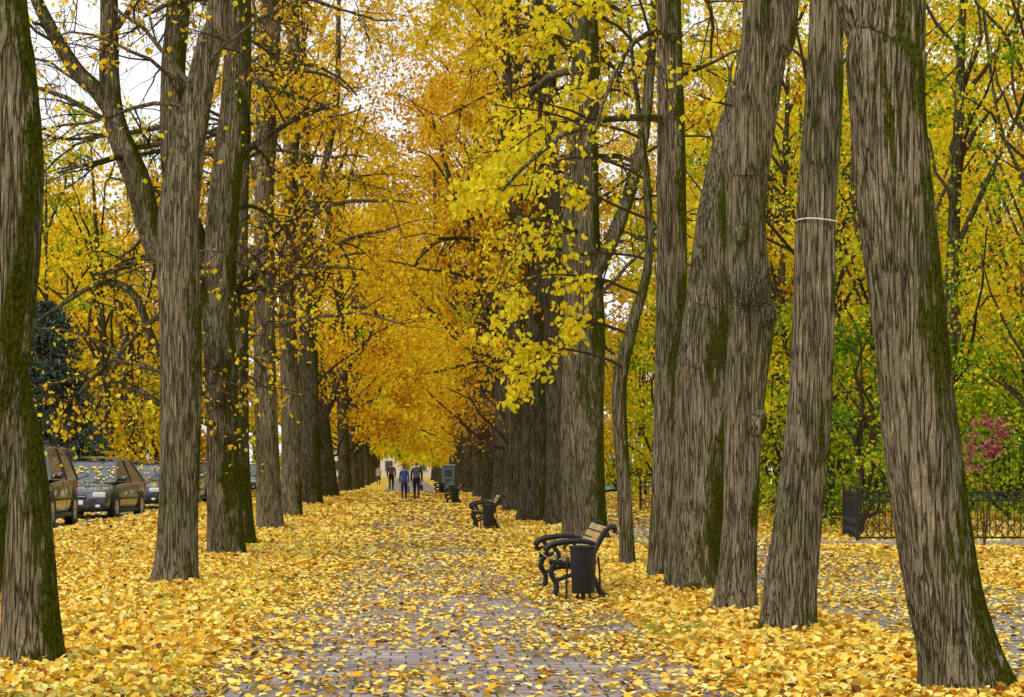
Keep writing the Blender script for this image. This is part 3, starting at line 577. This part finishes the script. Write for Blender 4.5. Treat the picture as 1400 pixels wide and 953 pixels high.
    a=Acc(); Vv,Ff,Tt=leafgeo(np.stack([u,Yv,Zv],1),.075,rng.beta(2,2.6,n)*.8,six=True,d=nz(d),nr=np.stack([0*u,np.where((r>.35)&(r<.6),-.6,0),1+0*u],1)); a.add(Vv,Ff,Tt); o=a.build('car_leaves',M_GLEAF); o.parent=e
    return e
car('parked_suv',-8.1,39.7,.0,(.06,.05,.04),1.72,1.8,4.5,60,True)
car('parked_sedan',-8.05,48.2,-.10,(.06,.063,.068),1.5,1.74,4.3,220)
car('parked_car',-8.1,59.3,-.05,(.03,.035,.045),1.45,1.7,4.3,110)
car('parked_car',-8.05,68.5,.0,(.25,.27,.29),1.45,1.7,4.3,80)
car('parked_car',-8.1,78,.0,(.03,.03,.035),1.5,1.72,4.3,80)
car('parked_car',-8.1,88,.0,(.35,.36,.38),1.5,1.72,4.3,80)
car('parked_car',-8.1,98,.0,(.05,.05,.09),1.5,1.72,4.3,80)
car('parked_van',-11.6,62,.0,(.62,.64,.66),1.85,1.8,4.5,90,True)
car('parked_car',-11.4,74,.0,(.6,.6,.62),1.5,1.72,4.3,80)

# ------------------------------------------------------------------ people
def person(name,x,y,rz,jacket,pants,hair,flip=1,h=1.75,pack=None,bag=None,wide=1.0,coat=.86):
    e=empty(name,(x,y,.012),rz); s=h/1.76; f=flip
    J=[((0,0,.98),(.15,.115)),((0,.005,1.13),(.145,.115)),((0,.0,1.32),(.16,.12)),((0,-.005,1.45),(.10,.08)),((0,.01,1.53),(.055,.055)),((0,.025,1.60),(.075,.085)),((0,.03,1.69),(.082,.1)),((0,.02,1.75),(.05,.06))]
    E=[(0,1),(1,2),(2,3),(3,4),(4,5),(5,6),(6,7)]
    def chain(root,pts):
        p=root
        for q in pts: J.append(q); E.append((p,len(J)-1)); p=len(J)-1
        return p
    ends=[]
    for sd in (-1,1):
        g=sd*f
        chain(3,[((sd*.16*wide,0,1.43),(.07,.07)),((sd*.195*wide,-.01,1.3),(.06,.065)),((sd*.215*wide,-.05-.03*g,1.13),(.050,.052)),((sd*.215*wide,.02-.10*g,.96),(.040,.042)),((sd*.21*wide,.05-.12*g,.88),(.028,.035)),((sd*.205*wide,.055-.12*g,.83),(.02,.035))])
        ends.append((sd*.205*wide,.055-.12*g,.83))
        if g>0: leg=[((sd*.09,.01,.88),(.105,.105)),((sd*.095,.10,.66),(.085,.085)),((sd*.095,.17,.48),(.062,.065)),((sd*.095,.19,.28),(.055,.06)),((sd*.095,.22,.10),(.04,.045)),((sd*.1,.25,.05),(.042,.04)),((sd*.11,.38,.045),(.04,.03))]
        else: leg=[((sd*.09,-.01,.88),(.105,.105)),((sd*.095,.0,.66),(.085,.085)),((sd*.095,-.03,.48),(.062,.065)),((sd*.095,-.15,.30),(.055,.06)),((sd*.095,-.27,.15),(.04,.045)),((sd*.1,-.27,.09),(.042,.04)),((sd*.11,-.17,.035),(.04,.03))]
        chain(0,leg)
    me=bpy.data.meshes.new('body'); me.from_pydata([tuple(c*s for c in j[0]) for j in J],E,[]); ob=bpy.data.objects.new('body',me); COL.objects.link(ob)
    ob.modifiers.new('sk','SKIN')
    for v,j in zip(me.skin_vertices[0].data,J): v.radius=(j[1][0]*s*wide**.5,j[1][1]*s*wide**.5); v.use_root=False
    me.skin_vertices[0].data[0].use_root=True
    ss=ob.modifiers.new('ss','SUBSURF'); ss.levels=2; ss.render_levels=2
    bpy.context.view_layer.update(); dg=bpy.context.evaluated_depsgraph_get()
    m2=bpy.data.meshes.new_from_object(ob.evaluated_get(dg)); bpy.data.objects.remove(ob)
    mats=[simple(name+'_jacket',jacket,.85,noise=.2,scale=12),simple(name+'_trousers',pants,.9,noise=.2,scale=12),simple(name+'_skin',(.55,.34,.25),.6,noise=.03),simple(name+'_hair',hair,.7,noise=.2,scale=60),simple(name+'_shoes',(.02,.02,.02),.5)]
    m2.materials.clear()
    for m in mats: m2.materials.append(m)
    for p in m2.polygons:
        c=p.center/s
        if c.z>1.505: i=3 if (c.z>1.69 or c.y<.03) and c.z>1.57 else 2
        elif abs(c.x)>.165*wide and c.z<.90: i=2
        elif c.z>coat: i=0
        elif c.z<.13 and not (c.y<-.2 and c.z>.125): i=4
        else: i=1
        p.material_index=i; p.use_smooth=True
    o=bpy.data.objects.new('body',m2); COL.objects.link(o); o.parent=e
    a=Acc()
    for (hx,hy,hz) in ends:
        for q in range(5):
            l=(.05,.075,.082,.076,.06)[q]; oy=(.035,.022,.006,-.01,-.025)[q]; th=q==0
            b=np.array([hx,hy+oy,hz+(.02 if th else -.01)]); 
            P=np.array([b,b+[0,.02 if th else .0,-l*.5],b+[-math.copysign(.012,hx),.03 if th else .006,-l]])*s
            V,F=tubes(P[None],np.array([[.010,.009,.006]])*s,6); a.add(V,F)
    o=a.build('fingers',mats[2],True); o.parent=e
    for sd in (-1,1):
        lathe(f'eye_{sd}',[(0,-.01),(.009,-.004),(.011,0),(.009,.004),(0,.01)],M_TRIM,e,8,(sd*.032*s,.12*s,1.675*s))
        lathe(f'ear_{sd}',[(0,-.03),(.012,-.015),(.014,.005),(.01,.025),(0,.03)],mats[2],e,8,(sd*.085*s,.025*s,1.665*s))
    pipe('nose',[(0,.12*s,1.68*s),(0,.14*s,1.65*s),(0,.135*s,1.64*s)],.011*s,mats[2],e,6,5)
    pipe('mouth',[(-.022*s,.118*s,1.612*s),(0,.124*s,1.61*s),(.022*s,.118*s,1.612*s)],.004*s,M_TAIL,e,5,5)
    pipe('collar',[(math.cos(t)*.075*s,math.sin(t)*.07*s,1.5*s) for t in np.linspace(0,6.28,9)],.022*s,mats[0],e,6,18)
    pipe('jacket_hem',[(math.cos(t)*.155*s*wide,math.sin(t)*.125*s,coat*s+.01) for t in np.linspace(0,6.28,13)],.022*s,mats[0],e,6,26)
    if pack:
        mp=simple(name+'_pack',pack,.7); box('backpack',(0,-.2*s,1.22*s),(.3*s,.17*s,.44*s),mp,e,.05); box('pack_pocket',(0,-.3*s,1.12*s),(.22*s,.05*s,.2*s),mp,e,.02)
        for sd in (-1,1): pipe(f'strap_{sd}',[(sd*.1*s,-.14*s,1.42*s),(sd*.11*s,0,1.5*s),(sd*.11*s,.12*s,1.4*s),(sd*.12*s,.1*s,1.15*s)],.016*s,mp,e,5,12)
    if bag:
        mp=simple(name+'_bag',bag,.6); hx,hy,hz=ends[1]; box('hand_bag',(hx*s,hy*s,(hz-.27)*s),(.12,.26,.26),mp,e,.03)
        pipe('bag_handle',[(hx*s,(hy-.07)*s,(hz-.14)*s),(hx*s,hy*s,(hz-.04)*s),(hx*s,(hy+.07)*s,(hz-.14)*s)],.008,mp,e,5,8)
person('walking_woman',-.08,92.6,.05,(.03,.07,.22),(.02,.025,.04),(.10,.05,.03),1,1.62,None,(.05,.1,.3))
person('walking_man',.50,92.9,-.03,(.03,.03,.04),(.025,.025,.03),(.12,.10,.09),-1,1.78,(.07,.07,.08),(.03,.03,.04),1.12)
person('walking_person',-.96,131,.0,(.02,.018,.02),(.02,.02,.025),(.03,.02,.02),1,1.84,(.10,.025,.022),None,1.15)
person('distant_pedestrian',-2.4,175,.0,(.5,.45,.4),(.1,.08,.1),(.1,.05,.03),1,1.7)

# ------------------------------------------------------------------ far structures
e=empty('blue_kiosk',(2.85,134,0)); Mb=simple('kiosk_blue',(.10,.17,.24),.6); Mw=simple('kiosk_white',(.35,.37,.38),.5)
box('cabin',(0,0,.85),(.8,.8,1.6),Mb,e,.03); box('roof',(0,0,1.7),(.95,.95,.08),Mw,e,.02); box('window',(0,-.41,1.15),(.5,.03,.5),M_GLASS,e,.005); box('counter',(0,-.47,.85),(.6,.12,.04),Mw,e,.005)
e=empty('painted_panel_wall',(13.4,118,0))
for i,c in enumerate([(.6,.68,.7),(.2,.5,.55),(.65,.62,.6),(.6,.68,.7)]): box(f'panel_{i}',(-2.4+i*1.6,0,.85),(1.56,.06,1.3),simple(f'panel_paint_{i}',c,.6,noise=.25,scale=2),e,.01)
for i in range(5): box(f'post_{i}',(-3.2+i*1.6,.05,.8),(.08,.08,1.6),M_RIM,e,.01)
e=empty('distant_plaster_building',(0,325,0)); Mp=simple('pale_plaster',(.62,.58,.5),.9,noise=.08,scale=1); Mr=simple('red_roof',(.3,.12,.08),.8,noise=.15,scale=2)
box('walls',(0,0,3.5),(26,10,7),Mp,e,.05)
mesh_np('roof_slopes',[(-13.4,-5.4,7.01),(13.4,-5.4,7.01),(13.4,5.4,7.01),(-13.4,5.4,7.01),(-13.4,0,9.5),(13.4,0,9.5)],[(0,1,5,4),(2,3,4,5)],Mr).parent=e
for j in range(9):
    for kf in range(2): box(f'window_{kf}_{j}',(-11+j*2.75,-5.0,1.9+kf*3),(1.2,.08,1.5),M_GLASS,e,.02); box(f'sill_{kf}_{j}',(-11+j*2.75,-5.06,1.08+kf*3),(1.4,.16,.08),Mw,e)

# ------------------------------------------------------------------ light, sky, camera
w=bpy.data.worlds.new('World'); scene.world=w; w.use_nodes=True; nt=w.node_tree; nt.nodes.clear()
sd=Vector((.52,.48,-.80)).normalized()
el=math.asin(-sd.z); rot=math.atan2(-sd.x,-sd.y)
sky=N(nt,'ShaderNodeTexSky'); sky.sky_type='NISHITA'; sky.sun_disc=False; sky.sun_elevation=el; sky.sun_rotation=rot; sky.air_density=1; sky.dust_density=6; sky.ozone_density=1
tc=N(nt,'ShaderNodeTexCoord'); cn=N(nt,'ShaderNodeTexNoise'); cn.inputs['Scale'].default_value=2.2; cn.inputs['Detail'].default_value=5; nt.links.new(tc.outputs['Generated'],cn.inputs['Vector'])
cr=ramp(nt,[(.3,(6.6,6.75,7.0)),(.65,(8.5,8.5,8.4))]); nt.links.new(cn.outputs[0],cr.inputs[0])
mx=N(nt,'ShaderNodeMixRGB'); mx.inputs[0].default_value=.9; nt.links.new(sky.outputs[0],mx.inputs[1]); nt.links.new(cr.outputs[0],mx.inputs[2])
bg=N(nt,'ShaderNodeBackground'); bg.inputs[1].default_value=.15; o=N(nt,'ShaderNodeOutputWorld')
nt.links.new(mx.outputs[0],bg.inputs[0]); nt.links.new(bg.outputs[0],o.inputs[0])
su=bpy.data.lights.new('sun','SUN'); su.energy=1.5; su.angle=math.radians(11); su.color=(1,.96,.9)
so=bpy.data.objects.new('sun',su); COL.objects.link(so); so.rotation_euler=sd.to_track_quat('-Z','Y').to_euler()
cd=bpy.data.cameras.new('camera'); cam=bpy.data.objects.new('camera',cd); COL.objects.link(cam)
cam.location=(0,0,1.5); cam.rotation_euler=(math.pi/2,0,0); cd.lens=70; cd.sensor_width=36; cd.shift_x=.1036; cd.shift_y=.1168; cd.clip_end=3000
scene.camera=cam
scene.view_settings.view_transform='Standard'; scene.view_settings.look='None'; scene.view_settings.exposure=0
